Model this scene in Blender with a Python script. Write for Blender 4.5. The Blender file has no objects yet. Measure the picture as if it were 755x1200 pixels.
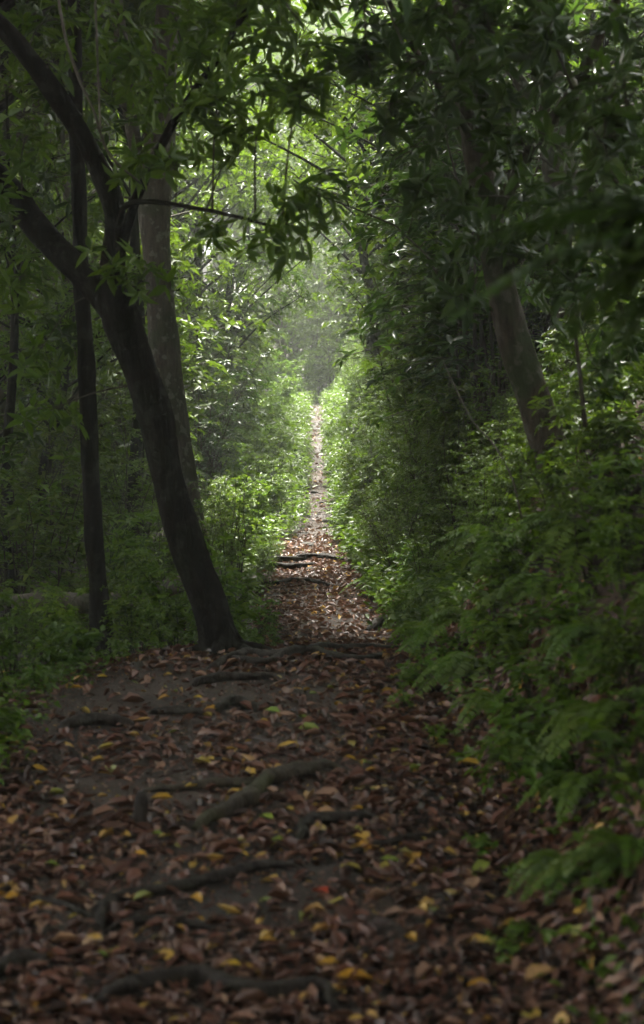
import bpy, math, random
import numpy as np

random.seed(7)
scene = bpy.context.scene
COL = scene.collection
F = 1667.0          # focal length in photo pixels (755 x 1200)
CAMZ = 1.5
R = math.radians

def at(px, py, d):
    return np.array([(px - 377.5) / F * d, d, CAMZ - (py - 600.0) / F * d])

# ------------------------------------------------------------------ terrain
_yz = np.array([[-60, -2.5], [-10, -.5], [0, -.1], [4.2, 0], [6, .2], [7.5, .4], [9, .58], [9.6, .54], [11, .40], [12.5, .35], [16, .64],
                [20, 1.02], [22, 1.26], [25, 1.8], [30, 2.67], [35, 3.56], [40, 4.43], [44, 4.85], [60, 5.8], [90, 13.], [130, 26.], [400, 60.]])
_ye = np.array([[-60, -1.2, .5], [0, -1.2, .5], [4.2, -1.35, .60], [5.5, -1.3, .74], [6.5, -1.4, .70], [8, -1.5, .63], [9, -1.15, .60], [11, -.60, .66], [12.5, -.58, .66],
                [16, -.62, .46], [20, -.60, .27], [22, -.30, .26], [25, -.31, .19], [30, -.36, .14], [35, -.37, .14], [40, -.42, .11], [60, -.5, .1], [400, -.5, .1]])
_bank = np.array([[-1, 0], [0, 0], [.25, .13], [.5, .50], [.95, 1.22], [1.5, 1.75], [3, 2.7], [6, 4.3], [15, 8.], [60, 20.], [400, 40]])
_left = np.array([[-1, 0], [0, 0], [.6, -.06], [2, -.22], [5, -.45], [10, -.8], [30, -1.6], [400, -4]])

def pz(y): return np.interp(y, _yz[:, 0], _yz[:, 1])
def xl(y): return np.interp(y, _ye[:, 0], _ye[:, 1])
def xr(y): return np.interp(y, _ye[:, 0], _ye[:, 2])

_nr = np.random.RandomState(3)
_waves = [(_nr.uniform(-1, 1), _nr.uniform(-1, 1), _nr.uniform(0, 6.28)) for _ in range(18)]
def noise(x, y, s):
    r = 0
    for a, b, p in _waves:
        r = r + np.sin((a * x + b * y) / s * 6.283 + p)
    return r / 9.0

def H(x, y):
    x = np.asarray(x, float); y = np.asarray(y, float)
    l = xl(y) + .10 * noise(y * 0, y, 1.6); r = xr(y) + .08 * noise(y * 0 + 5, y, 1.3)
    z = pz(y)
    u = np.maximum(x - r, 0); v = np.maximum(l - x, 0)
    off = np.clip(np.maximum(u, v) / .6, 0, 1)
    z = z + np.interp(u, _bank[:, 0], _bank[:, 1]) + np.interp(v, _left[:, 0], _left[:, 1])
    z = z + noise(x, y, 1.1) * (.022 + .05 * off) + noise(x + 9, y, .35) * (.010 + .02 * off)
    return z

def hz(x, y): return float(H(x, y))

def onground(px, py):
    for d in np.arange(2.2, 70, .02):
        p = at(px, py, d)
        if p[2] <= hz(p[0], d):
            return p
    return at(px, py, 40)

# ------------------------------------------------------------------ mesh helpers
class MB:
    def __init__(s):
        s.v = []; s.loops = []; s.tot = []; s.n = 0
    def add(s, verts, faces_by_size):
        verts = np.asarray(verts, float)
        for f in faces_by_size:
            f = np.asarray(f, int)
            s.loops.append((f + s.n).ravel()); s.tot.append(np.full(len(f), f.shape[1]))
        s.v.append(verts); s.n += len(verts)
    def mesh(s, name, mat, smooth=True, off=None):
        v = np.concatenate(s.v); lp = np.concatenate(s.loops); tt = np.concatenate(s.tot)
        if off is not None: v = v - np.asarray(off)
        me = bpy.data.meshes.new(name)
        me.vertices.add(len(v)); me.vertices.foreach_set('co', v.astype(np.float32).ravel())
        me.loops.add(len(lp)); me.loops.foreach_set('vertex_index', lp.astype(np.int32))
        me.polygons.add(len(tt))
        st = np.concatenate([[0], np.cumsum(tt)[:-1]]).astype(np.int32)
        me.polygons.foreach_set('loop_start', st); me.polygons.foreach_set('loop_total', tt.astype(np.int32))
        me.polygons.foreach_set('use_smooth', np.full(len(tt), smooth))
        me.update(calc_edges=True); me.validate()
        me.materials.append(mat)
        return me
    def build(s, name, mat, parent=None, smooth=True, off=None):
        o = bpy.data.objects.new(name, s.mesh(name, mat, smooth, off)); COL.objects.link(o)
        if parent is not None: o.parent = parent
        return o

def unit(a):
    a = np.asarray(a, float)
    return a / np.maximum(np.linalg.norm(a, axis=-1, keepdims=True), 1e-9)

def smooth_path(P, n):
    P = np.asarray(P, float)
    if len(P) < 3:
        t = np.linspace(0, 1, n)[:, None]
        return P[0] * (1 - t) + P[-1] * t
    Q = np.vstack([2 * P[0] - P[1], P, 2 * P[-1] - P[-2]])
    out = []
    for t in np.linspace(0, len(P) - 1 - 1e-6, n):
        i = int(t); f = t - i
        a, b, c, d = Q[i], Q[i + 1], Q[i + 2], Q[i + 3]
        out.append(.5 * (2 * b + (c - a) * f + (2 * a - 5 * b + 4 * c - d) * f * f + (3 * b - a - 3 * c + d) * f ** 3))
    return np.array(out)

def tube(mb, P, radii, nseg=8, n=None, rs=None, bump=0.0, flat=1.0):
    P = np.asarray(P, float); radii = np.asarray(radii, float)
    if n is None: n = len(P)
    pts = smooth_path(P, n)
    rad = np.interp(np.linspace(0, 1, n), np.linspace(0, 1, len(radii)), radii)
    T = unit(np.gradient(pts, axis=0))
    ref = np.array([0, 0, 1.]) if abs(T[0, 2]) < .8 else np.array([1., 0, 0])
    N = []
    nv = unit(ref - T[0] * (ref @ T[0]))
    for t in T:
        nv = unit(nv - t * (nv @ t)); N.append(nv)
    N = np.array(N); B = np.cross(T, N)
    a = np.linspace(0, 2 * math.pi, nseg, endpoint=False)
    rr = np.repeat(rad[:, None], nseg, 1)
    if bump and rs is not None:
        seg = np.concatenate([[0], np.cumsum(np.linalg.norm(np.diff(pts, axis=0), axis=1))])
        s = (seg / max(rad.mean(), .004))[:, None]
        m = 0; f_ = 0
        for k in range(8):
            ka = rs.randint(1, 4); ks = rs.uniform(.1, .7)
            m = m + np.sin(ka * a[None] + ks * s * rs.choice([-1, 1]) + rs.uniform(0, 6.28))
        for k in range(7):
            ka = rs.randint(4, max(5, nseg // 3)); ks = rs.uniform(.1, 1.6)
            f_ = f_ + np.sin(ka * a[None] + ks * s * rs.choice([-1, 1]) + 1.2 * np.sin(.31 * s + k) + rs.uniform(0, 6.28))
        rr = rr * (1 + bump * m / 2.8 + bump * .38 * f_ / 2.6 * (nseg > 11) + bump * .12 * rs.normal(size=rr.shape) * (nseg > 11))
    V = pts[:, None] + rr[..., None] * (np.cos(a)[None, :, None] * N[:, None] * flat + np.sin(a)[None, :, None] * B[:, None])
    V = V.reshape(-1, 3)
    i = np.arange(n - 1)[:, None] * nseg; j = np.arange(nseg)[None]; j2 = (j + 1) % nseg
    q = np.stack([i + j, i + j2, i + nseg + j2, i + nseg + j], -1).reshape(-1, 4)
    V = np.vstack([V, pts[0] - T[0] * rad[0] * .3, pts[-1] + T[-1] * rad[-1] * .5])
    c0 = n * nseg; jj = np.arange(nseg); jn = (jj + 1) % nseg; e = (n - 1) * nseg
    tri = np.vstack([np.stack([jj * 0 + c0, jn, jj], -1), np.stack([jj * 0 + c0 + 1, e + jj, e + jn], -1)])
    mb.add(V, [q, tri])

# leaf template: (along, across, out)
_LT = np.array([[0, 0, 0], [.32, -.46, .03], [.32, 0, -.02], [.32, .46, .03], [.68, -.36, .03], [.68, 0, -.02], [.68, .36, .03], [1, 0, 0]])
_LQ = np.array([[2, 3, 6, 5], [1, 2, 5, 4]])
_LTri = np.array([[0, 3, 2], [0, 2, 1], [5, 6, 7], [4, 5, 7]])

def add_leaves(mb, pos, dr, nm, L, W, droop=.18, rs=None, curl=0.0):
    pos = np.asarray(pos, float); n = len(pos)
    if n == 0: return
    dr = unit(dr); sd = unit(np.cross(dr, nm)); nm = np.cross(sd, dr)
    L = np.broadcast_to(np.asarray(L, float), (n,)); W = np.broadcast_to(np.asarray(W, float), (n,))
    droop = np.broadcast_to(np.asarray(droop, float), (n,)); curl = np.broadcast_to(np.asarray(curl, float), (n,))
    u = _LT[:, 0][None]; v = _LT[:, 1][None]; w = _LT[:, 2][None] * 2.2 - droop[:, None] * u * u + curl[:, None] * np.abs(v) * 1.2
    if rs is not None:
        w = w + rs.uniform(-.03, .03, (n, 8))
        v = v * rs.uniform(.85, 1.15, (n, 8))
    V = pos[:, None] + (L[:, None] * u)[..., None] * dr[:, None] + (W[:, None] * v)[..., None] * sd[:, None] + (L[:, None] * w)[..., None] * nm[:, None]
    o = (np.arange(n) * 8)[:, None, None]
    mb.add(V.reshape(-1, 3), [(_LQ[None] + o).reshape(-1, 4), (_LTri[None] + o).reshape(-1, 3)])

def rand_dir(rs, n):
    return unit(rs.normal(size=(n, 3)))

def perp(a, rs):
    r = rand_dir(rs, len(a))
    return unit(r - a * np.sum(r * a, -1, keepdims=True))

def rosettes(mb, tips, axes, rs, k, L, W, el=(-.2, .5), droop=.2):
    """whorls of leaves at twig tips"""
    tips = np.asarray(tips); axes = unit(axes); n = len(tips)
    if n == 0: return
    e1 = perp(axes, rs); e2 = np.cross(axes, e1)
    ang = (np.arange(k)[None] / k * 2 * math.pi + rs.uniform(0, 6.28, (n, 1)) + rs.uniform(-.35, .35, (n, k)))
    ele = rs.uniform(el[0], el[1], (n, k))
    rad = np.cos(ang)[..., None] * e1[:, None] + np.sin(ang)[..., None] * e2[:, None]
    d = np.cos(ele)[..., None] * rad + np.sin(ele)[..., None] * axes[:, None]
    nn = np.cos(ele)[..., None] * axes[:, None] - np.sin(ele)[..., None] * rad
    nn = nn + rs.normal(size=nn.shape) * .25
    keep = (rs.uniform(size=(n, k)) < .88).ravel()
    back = rs.uniform(0, .35, (n, k)) * L
    p = tips[:, None] - axes[:, None] * back[..., None]
    sc = rs.uniform(.6, 1.15, n * k)
    add_leaves(mb, p.reshape(-1, 3)[keep], d.reshape(-1, 3)[keep], nn.reshape(-1, 3)[keep], (L * sc)[keep], (W * sc)[keep], rs.uniform(.05, .4, keep.sum()) * droop / .2, rs)

def clump_tips(rs, c, r, n, flat=.65):
    p = rand_dir(rs, n) * (rs.uniform(size=(n, 1)) ** .45)
    p[:, 2] *= flat
    tips = np.asarray(c) + p * r
    ax = unit(unit(p) * .8 + np.array([0, 0, .55]) + rs.normal(size=(n, 3)) * .35)
    return tips, ax

# ------------------------------------------------------------------ materials
def new_mat(name):
    m = bpy.data.materials.new(name); m.use_nodes = True
    nt = m.node_tree; nt.nodes.clear()
    return m, nt, nt.nodes, nt.links

def ramp(N, cols):
    r = N.new('ShaderNodeValToRGB'); e = r.color_ramp.elements
    while len(e) < len(cols): e.new(.5)
    for k, (p, c) in enumerate(cols):
        e[k].position = p; e[k].color = (*c, 1)
    return r

def leaf_mat(name, cols, rough=.45, trans=.34, tcol=(.22, .36, .02), spec=.34):
    m, nt, N, Lk = new_mat(name)
    geo = N.new('ShaderNodeNewGeometry'); oi = N.new('ShaderNodeObjectInfo')
    rp = ramp(N, cols); Lk.new(geo.outputs['Random Per Island'], rp.inputs[0])
    hs = N.new('ShaderNodeHueSaturation')
    mr = N.new('ShaderNodeMapRange'); mr.inputs[3].default_value = .474; mr.inputs[4].default_value = .504
    Lk.new(oi.outputs['Random'], mr.inputs[0]); Lk.new(mr.outputs[0], hs.inputs['Hue'])
    mv = N.new('ShaderNodeMapRange'); mv.inputs[3].default_value = .8; mv.inputs[4].default_value = 1.2
    mm = N.new('ShaderNodeMath'); mm.operation = 'FRACT'; m2 = N.new('ShaderNodeMath'); m2.operation = 'MULTIPLY'; m2.inputs[1].default_value = 7.31
    Lk.new(oi.outputs['Random'], m2.inputs[0]); Lk.new(m2.outputs[0], mm.inputs[0]); Lk.new(mm.outputs[0], mv.inputs[0]); Lk.new(mv.outputs[0], hs.inputs['Value'])
    Lk.new(rp.outputs[0], hs.inputs['Color'])
    tc = N.new('ShaderNodeTexCoord'); nz = N.new('ShaderNodeTexNoise'); nz.inputs['Scale'].default_value = 45
    Lk.new(tc.outputs['Object'], nz.inputs['Vector'])
    mx = N.new('ShaderNodeMixRGB'); mx.blend_type = 'MULTIPLY'; mx.inputs[0].default_value = .5
    r2 = ramp(N, [(.3, (.6, .6, .55)), (.7, (1.15, 1.15, 1.1))]); Lk.new(nz.outputs[0], r2.inputs[0])
    Lk.new(hs.outputs[0], mx.inputs[1]); Lk.new(r2.outputs[0], mx.inputs[2])
    p = N.new('ShaderNodeBsdfPrincipled'); p.inputs['Roughness'].default_value = rough; p.inputs['Specular IOR Level'].default_value = spec
    Lk.new(mx.outputs[0], p.inputs['Base Color'])
    t = N.new('ShaderNodeBsdfTranslucent')
    mt = N.new('ShaderNodeMixRGB'); mt.inputs[0].default_value = .55; mt.inputs[2].default_value = (*tcol, 1)
    Lk.new(mx.outputs[0], mt.inputs[1]); Lk.new(mt.outputs[0], t.inputs[0])
    ms = N.new('ShaderNodeMixShader'); ms.inputs[0].default_value = trans
    Lk.new(p.outputs[0], ms.inputs[1]); Lk.new(t.outputs[0], ms.inputs[2])
    o = N.new('ShaderNodeOutputMaterial'); Lk.new(ms.outputs[0], o.inputs[0])
    return m

def bark_mat(name, dark, light, moss=(.03, .05, .012), mossamt=.45, scale=1.0, rough=.8, patch=None, spec=.35):
    m, nt, N, Lk = new_mat(name)
    tc = N.new('ShaderNodeTexCoord'); mp = N.new('ShaderNodeMapping'); mp.inputs['Scale'].default_value = (9 * scale, 9 * scale, 2.2 * scale)
    Lk.new(tc.outputs['Object'], mp.inputs[0])
    n1 = N.new('ShaderNodeTexNoise'); n1.inputs['Scale'].default_value = 2.2; n1.inputs['Detail'].default_value = 8; n1.inputs['Roughness'].default_value = .7
    Lk.new(mp.outputs[0], n1.inputs['Vector'])
    vo = N.new('ShaderNodeTexVoronoi'); vo.inputs['Scale'].default_value = 3.2; vo.feature = 'DISTANCE_TO_EDGE'
    Lk.new(mp.outputs[0], vo.inputs['Vector'])
    rp = ramp(N, [(.3, dark), (.72, light)]); Lk.new(n1.outputs[0], rp.inputs[0])
    n2 = N.new('ShaderNodeTexNoise'); n2.inputs['Scale'].default_value = 2.6; n2.inputs['Detail'].default_value = 6
    Lk.new(tc.outputs['Object'], n2.inputs['Vector'])
    r2 = ramp(N, [(.52 - .12 * mossamt, (0, 0, 0)), (.66 - .1 * mossamt, (1, 1, 1))]); Lk.new(n2.outputs[0], r2.inputs[0])
    mx = N.new('ShaderNodeMixRGB'); mx.inputs[2].default_value = (*moss, 1)
    ml = N.new('ShaderNodeMath'); ml.operation = 'MULTIPLY'; ml.inputs[1].default_value = min(1, mossamt * 1.6)
    Lk.new(r2.outputs[0], ml.inputs[0]); Lk.new(ml.outputs[0], mx.inputs[0]); Lk.new(rp.outputs[0], mx.inputs[1])
    col = mx.outputs[0]
    if patch is not None:
        n3 = N.new('ShaderNodeTexNoise'); n3.inputs['Scale'].default_value = 9; n3.inputs['Detail'].default_value = 4
        ad = N.new('ShaderNodeVectorMath'); ad.inputs[1].default_value = (5.2, 1.3, 8.8)
        Lk.new(tc.outputs['Object'], ad.inputs[0]); Lk.new(ad.outputs[0], n3.inputs['Vector'])
        r3 = ramp(N, [(.55, (0, 0, 0)), (.62, (.8, .8, .8))]); Lk.new(n3.outputs[0], r3.inputs[0])
        m3 = N.new('ShaderNodeMixRGB'); m3.inputs[2].default_value = (*patch, 1)
        Lk.new(r3.outputs[0], m3.inputs[0]); Lk.new(col, m3.inputs[1]); col = m3.outputs[0]
    p = N.new('ShaderNodeBsdfPrincipled'); p.inputs['Roughness'].default_value = rough; p.inputs['Specular IOR Level'].default_value = spec
    Lk.new(col, p.inputs['Base Color'])
    ad = N.new('ShaderNodeMath'); ad.operation = 'ADD'
    mn = N.new('ShaderNodeMath'); mn.operation = 'MINIMUM'; mn.inputs[1].default_value = .12
    m4 = N.new('ShaderNodeMath'); m4.operation = 'MULTIPLY'; m4.inputs[1].default_value = 2.0
    Lk.new(vo.outputs[0], mn.inputs[0]); Lk.new(mn.outputs[0], m4.inputs[0]); Lk.new(m4.outputs[0], ad.inputs[0]); Lk.new(n1.outputs[0], ad.inputs[1])
    b = N.new('ShaderNodeBump'); b.inputs['Strength'].default_value = .7; b.inputs['Distance'].default_value = .02
    Lk.new(ad.outputs[0], b.inputs['Height']); Lk.new(b.outputs[0], p.inputs['Normal'])
    o = N.new('ShaderNodeOutputMaterial'); Lk.new(p.outputs[0], o.inputs[0])
    return m

def soil_mat(name, cols, rough=(.45, .9), scale=6, bump=.6):
    m, nt, N, Lk = new_mat(name)
    tc = N.new('ShaderNodeTexCoord')
    n1 = N.new('ShaderNodeTexNoise'); n1.inputs['Scale'].default_value = scale; n1.inputs['Detail'].default_value = 9; n1.inputs['Roughness'].default_value = .72
    Lk.new(tc.outputs['Object'], n1.inputs['Vector'])
    n2 = N.new('ShaderNodeTexNoise'); n2.inputs['Scale'].default_value = scale * .17; n2.inputs['Detail'].default_value = 5
    Lk.new(tc.outputs['Object'], n2.inputs['Vector'])
    ad = N.new('ShaderNodeMath'); ad.operation = 'ADD'; Lk.new(n1.outputs[0], ad.inputs[0]); Lk.new(n2.outputs[0], ad.inputs[1])
    hf = N.new('ShaderNodeMath'); hf.operation = 'MULTIPLY'; hf.inputs[1].default_value = .5; Lk.new(ad.outputs[0], hf.inputs[0])
    rp = ramp(N, cols); Lk.new(hf.outputs[0], rp.inputs[0])
    p = N.new('ShaderNodeBsdfPrincipled'); Lk.new(rp.outputs[0], p.inputs['Base Color'])
    mr = N.new('ShaderNodeMapRange'); mr.inputs[1].default_value = .35; mr.inputs[2].default_value = .65; mr.inputs[3].default_value = rough[0]; mr.inputs[4].default_value = rough[1]
    Lk.new(n2.outputs[0], mr.inputs[0]); Lk.new(mr.outputs[0], p.inputs['Roughness'])
    n3 = N.new('ShaderNodeTexNoise'); n3.inputs['Scale'].default_value = scale * 6; n3.inputs['Detail'].default_value = 6
    Lk.new(tc.outputs['Object'], n3.inputs['Vector'])
    a2 = N.new('ShaderNodeMath'); a2.operation = 'MULTIPLY_ADD'; a2.inputs[1].default_value = .5; Lk.new(n3.outputs[0], a2.inputs[0]); Lk.new(n1.outputs[0], a2.inputs[2])
    b = N.new('ShaderNodeBump'); b.inputs['Strength'].default_value = bump; b.inputs['Distance'].default_value = .03
    Lk.new(a2.outputs[0], b.inputs['Height']); Lk.new(b.outputs[0], p.inputs['Normal'])
    o = N.new('ShaderNodeOutputMaterial'); Lk.new(p.outputs[0], o.inputs[0])
    return m

M = {}
M['leaf'] = leaf_mat('leaf_green', [(0, (.028, .068, .006)), (.5, (.056, .120, .009)), (1, (.105, .18, .014))])
M['leaf_dark'] = leaf_mat('leaf_dark_green', [(0, (.014, .038, .006)), (.5, (.024, .062, .008)), (1, (.045, .095, .012))], rough=.34, trans=.22, tcol=(.12, .24, .02))
M['leaf_bright'] = leaf_mat('leaf_bright_green', [(0, (.045, .115, .009)), (.5, (.085, .18, .013)), (1, (.15, .24, .03))], rough=.4, trans=.36, tcol=(.26, .44, .03))
M['leaf_olive'] = leaf_mat('leaf_olive', [(0, (.036, .070, .010)), (.5, (.064, .110, .013)), (1, (.115, .165, .024))], rough=.5, trans=.3)
M['fern'] = leaf_mat('fern_green', [(0, (.065, .13, .012)), (.6, (.10, .19, .016)), (1, (.15, .24, .03))], rough=.5, trans=.35, tcol=(.22, .40, .04))
M['fern_dark'] = leaf_mat('fern_dark_green', [(0, (.028, .065, .008)), (.6, (.045, .095, .010)), (1, (.07, .12, .018))], rough=.5, trans=.22, tcol=(.14, .26, .03))
M['litter'] = leaf_mat('dead_leaf', [(0, (.030, .016, .010)), (.22, (.105, .052, .031)), (.40, (.20, .098, .056)), (.55, (.045, .026, .018)), (.70, (.28, .165, .10)), (.82, (.12, .062, .040)), (.93, (.36, .23, .14)), (.95, (.50, .33, .06)), (.98, (.54, .38, .07)), (1, (.18, .26, .05))],
                       rough=.38, trans=.1, tcol=(.28, .14, .05), spec=.35)
M['yellow'] = leaf_mat('yellow_leaf', [(0, (.52, .30, .02)), (.5, (.62, .42, .05)), (1, (.50, .20, .02))], rough=.4, trans=.2, tcol=(.6, .4, .05))
M['orange'] = leaf_mat('orange_leaf', [(0, (.45, .10, .03)), (1, (.52, .2, .03))], rough=.4, trans=.2, tcol=(.6, .2, .05))
M['lime'] = leaf_mat('lime_leaf', [(0, (.22, .34, .05)), (1, (.35, .42, .08))], rough=.4, trans=.25)
M['bark_dark'] = bark_mat('bark_dark', (.004, .003, .0024), (.016, .012, .008), mossamt=.2, moss=(.012, .017, .006), spec=.05, patch=(.028, .028, .021))
M['bark_grey'] = bark_mat('bark_grey', (.035, .027, .02), (.12, .096, .07), mossamt=.3, patch=(.16, .15, .12))
M['bark_pale'] = bark_mat('bark_pale', (.016, .012, .008), (.085, .066, .046), mossamt=.6, moss=(.03, .04, .014), scale=1.6, patch=(.085, .08, .06), spec=.15)
M['root'] = bark_mat('root_bark', (.007, .005, .004), (.05, .038, .028), mossamt=.1, rough=.5, spec=.15)
M['root_moss'] = bark_mat('mossy_root_bark', (.02, .015, .01), (.09, .07, .045), moss=(.055, .06, .02), mossamt=.45, rough=.6, spec=.2)
M['log'] = bark_mat('log_bark', (.05, .042, .032), (.20, .17, .13), mossamt=.4)
M['twig'] = bark_mat('twig_bark', (.02, .016, .01), (.07, .055, .035), mossamt=.2, scale=4)
M['green_stem'] = bark_mat('green_stem', (.02, .035, .01), (.05, .07, .02), mossamt=.1, scale=5)
M['rock'] = soil_mat('rock', [(.35, (.05, .043, .035)), (.65, (.20, .175, .15))], (.5, .8), 9, .8)
M['soil'] = soil_mat('forest_soil', [(.33, (.018, .011, .007)), (.5, (.042, .024, .015)), (.66, (.075, .045, .028))], (.5, .9), 7)
M['path'] = soil_mat('trodden_soil', [(.36, (.016, .010, .007)), (.5, (.050, .034, .023)), (.64, (.095, .068, .048))], (.6, .95), 9, 1.0)

# ------------------------------------------------------------------ scene objects helpers
def tag(o, label=None, cat=None, group=None, kind=None):
    if label: o['label'] = label
    if cat: o['category'] = cat
    if group: o['group'] = group
    if kind: o['kind'] = kind
    return o

def thing(name, loc=(0, 0, 0), label=None, cat=None, group=None, rz=0):
    o = bpy.data.objects.new(name, None); COL.objects.link(o); o.location = loc; o.rotation_euler = (0, 0, rz)
    o.empty_display_size = .1
    return tag(o, label, cat, group)

KIDS = {}
def kids(o):
    if o.name not in KIDS: KIDS[o.name] = list(o.children)
    return KIDS[o.name]
def copy_tree(o, parent=None, src_kids=None):
    c = o.copy(); COL.objects.link(c); c.parent = parent
    for ch in kids(o): copy_tree(ch, c)
    return c

ORD = ['nearest', 'second nearest', 'third nearest', 'fourth nearest', 'fifth nearest', 'sixth nearest', 'seventh nearest', 'eighth nearest', 'ninth nearest', 'tenth nearest',
       'eleventh nearest', 'twelfth nearest', 'thirteenth nearest', 'fourteenth nearest', 'fifteenth nearest', 'sixteenth nearest', 'seventeenth nearest', 'eighteenth nearest', 'nineteenth nearest', 'twentieth nearest']
for t_ in ('twenty', 'thirty', 'forty'):
    ORD += [f'{t_} {o_} nearest' for o_ in ('first', 'second', 'third', 'fourth', 'fifth', 'sixth', 'seventh', 'eighth', 'ninth')] + [{'twenty': 'thirtieth', 'thirty': 'fortieth', 'forty': 'fiftieth'}[t_] + ' nearest']
PENDING = {}
def pend(o, kindtext, zone, cat, group):
    tag(o, None, cat, group)
    PENDING.setdefault((kindtext, zone), []).append(o)
def flush_labels():
    for (k, z), L in PENDING.items():
        L.sort(key=lambda o: o.location.y)
        for i, o in enumerate(L):
            o['label'] = f'{k} {z}' if len(L) == 1 else (f'{k} {z}, {ORD[i]}' if i < len(L) - 1 else f'{k} {z}, farthest of them')

def zone_of(x, y):
    px = 377.5 + x / y * F
    if x < xl(y):
        if px < 95: a = 'left of slender trunk'
        elif px < 190: a = 'between slender and leaning trunks'
        elif px < 285: a = 'right of leaning trunk'
        else: a = 'at left path edge'
        if y < 11.5: return 'close by ' + a
        if y < 20: return 'mid distance ' + a
        if y < 29: return 'in thin mist ' + a
        return 'in far mist ' + a
    if y < 12.5:
        py = 600 - (hz(x, y) + .1 - CAMZ) / y * F
        a = 'left of curved trunk' if px < 560 else ('below curved trunk' if px < 650 else 'toward right frame edge')
        b = 'high on bank' if py < 700 else ('mid bank' if py < 850 else ('low on bank' if py < 1000 else 'at bank foot'))
        return b + ' ' + a
    if px < 440: a = 'at right path edge'
    elif px < 560: a = 'left of curved trunk'
    else: a = 'around curved trunk'
    if y < 18: return 'mid distance ' + a
    if y < 28: return 'in thin mist ' + a
    return 'in far mist ' + a

# ------------------------------------------------------------------ ground and path
def grid_mesh(name, xs, ys, zf, mat):
    X, Y = np.meshgrid(xs, ys); Z = zf(X, Y)
    V = np.stack([X, Y, Z], -1).reshape(-1, 3); nx, ny = len(xs), len(ys)
    i = np.arange(ny - 1)[:, None] * nx; j = np.arange(nx - 1)[None]
    q = np.stack([i + j, i + j + 1, i + nx + j + 1, i + nx + j], -1).reshape(-1, 4)
    mb = MB(); mb.add(V, [q]); return mb.build(name, mat)

xs = np.concatenate([np.geomspace(400, 3.2, 45) * -1, np.arange(-3.15, 3.4, .07), np.geomspace(3.45, 400, 45)])
ys = np.concatenate([-np.geomspace(60, 3, 18), np.arange(-2.9, 2.4, .3), np.arange(2.4, 14, .07), np.arange(14, 46, .2), np.geomspace(46.2, 400, 50)])
g = grid_mesh('ground', xs, ys, H, M['soil']); tag(g, kind='structure')

ys = np.concatenate([np.arange(-6, 2.4, .25), np.arange(2.4, 14, .05), np.arange(14, 48, .15)])
ts = np.linspace(-.06, 1.06, 40)
T_, Y_ = np.meshgrid(ts, ys)
wob = .10 * noise(Y_ * 0, Y_, 1.6); wob2 = .08 * noise(Y_ * 0 + 5, Y_, 1.3)
XL = xl(Y_) + wob; XR = xr(Y_) + wob2
X_ = XL + (XR - XL) * T_
edge = np.clip(np.minimum(T_, 1 - T_) / .12, -.5, 1)
Z_ = H(X_, Y_) + .012 * edge - .004 + .006 * noise(X_, Y_, .16) * np.clip(edge, 0, 1)
V = np.stack([X_, Y_, Z_], -1).reshape(-1, 3); nx, ny = len(ts), len(ys)
i = np.arange(ny - 1)[:, None] * nx; j = np.arange(nx - 1)[None]
mb = MB(); mb.add(V, [np.stack([i + j, i + j + 1, i + nx + j + 1, i + nx + j], -1).reshape(-1, 4)])
tag(mb.build('path', M['path']), kind='structure')

# ------------------------------------------------------------------ roots
ROOTS = [([(120, 1182), (165, 1166), (230, 1156), (275, 1170), (325, 1174), (372, 1166), (398, 1195)], 12, 'root', 'thick dark root snaking across the bottom of the picture'),
 ([(112, 1095), (135, 1062), (200, 1050), (260, 1036), (310, 1022), (350, 1021)], 8, 'root', 'long dark root curving from a bend at left across the path'),
 ([(125, 1097), (165, 1088), (205, 1086), (255, 1096)], 6, 'root', 'low dark root just under the long curving one'),
 ([(232, 975), (290, 946), (312, 926), (350, 914), (392, 904)], 11, 'root_moss', 'thick mossy root ending in a rounded hump mid path'),
 ([(170, 930), (260, 927), (330, 918), (375, 902)], 6, 'root_moss', 'thin root running into the thick mossy hump'),
 ([(348, 990), (362, 972), (400, 967), (437, 963)], 8, 'root', 'short root curved like a hook right of centre'),
 ([(400, 1012), (450, 996), (505, 985), (560, 980)], 5, 'root', 'thin straight root running toward the right bank'),
 ([(72, 860), (110, 853), (158, 854)], 8, 'root', 'flat dark root at the left of the crest'),
 ([(228, 806), (262, 801), (330, 800)], 6, 'root', 'flat dark root below the leaning trunk'),
 ([(178, 838), (240, 840)], 6, 'root', 'short flat root left of the orange yellow leaf'),
 ([(255, 838), (275, 830), (302, 836)], 7, 'root', 'small humped root in the centre of the crest'),
 ([(248, 788), (290, 773), (330, 776), (392, 768), (460, 767), (525, 757)], 7, 'root', 'long root lying along the top of the crest'),
 ([(262, 778), (310, 783), (352, 771), (415, 779), (455, 771)], 6, 'root', 'twisting root just below the top of the crest'),
 ([(35, 1058), (75, 1068), (112, 1084)], 5, 'root', 'thin root left of the long curving root'),
 ([(-10, 1152), (25, 1138), (60, 1140)], 11, 'root', 'dark root at the bottom left frame edge'),
 ([(296, 656), (330, 661), (370, 656), (405, 659)], 4, 'root', 'upper root step where the path narrows'),
 ([(300, 666), (330, 668), (372, 664)], 4, 'root', 'lower root step where the path narrows'),
 ([(430, 740), (465, 729), (505, 737)], 6, 'root', 'root reaching from the right bank behind the crest'),
 ([(455, 760), (490, 745), (522, 742)], 5, 'root', 'gnarled root at the foot of the ferns behind the crest'),
 ([(300, 690), (350, 683), (400, 690)], 3, 'root', 'thin root crossing the middle stretch of path')]
rs = np.random.RandomState(21); ROOTPTS = []
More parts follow.
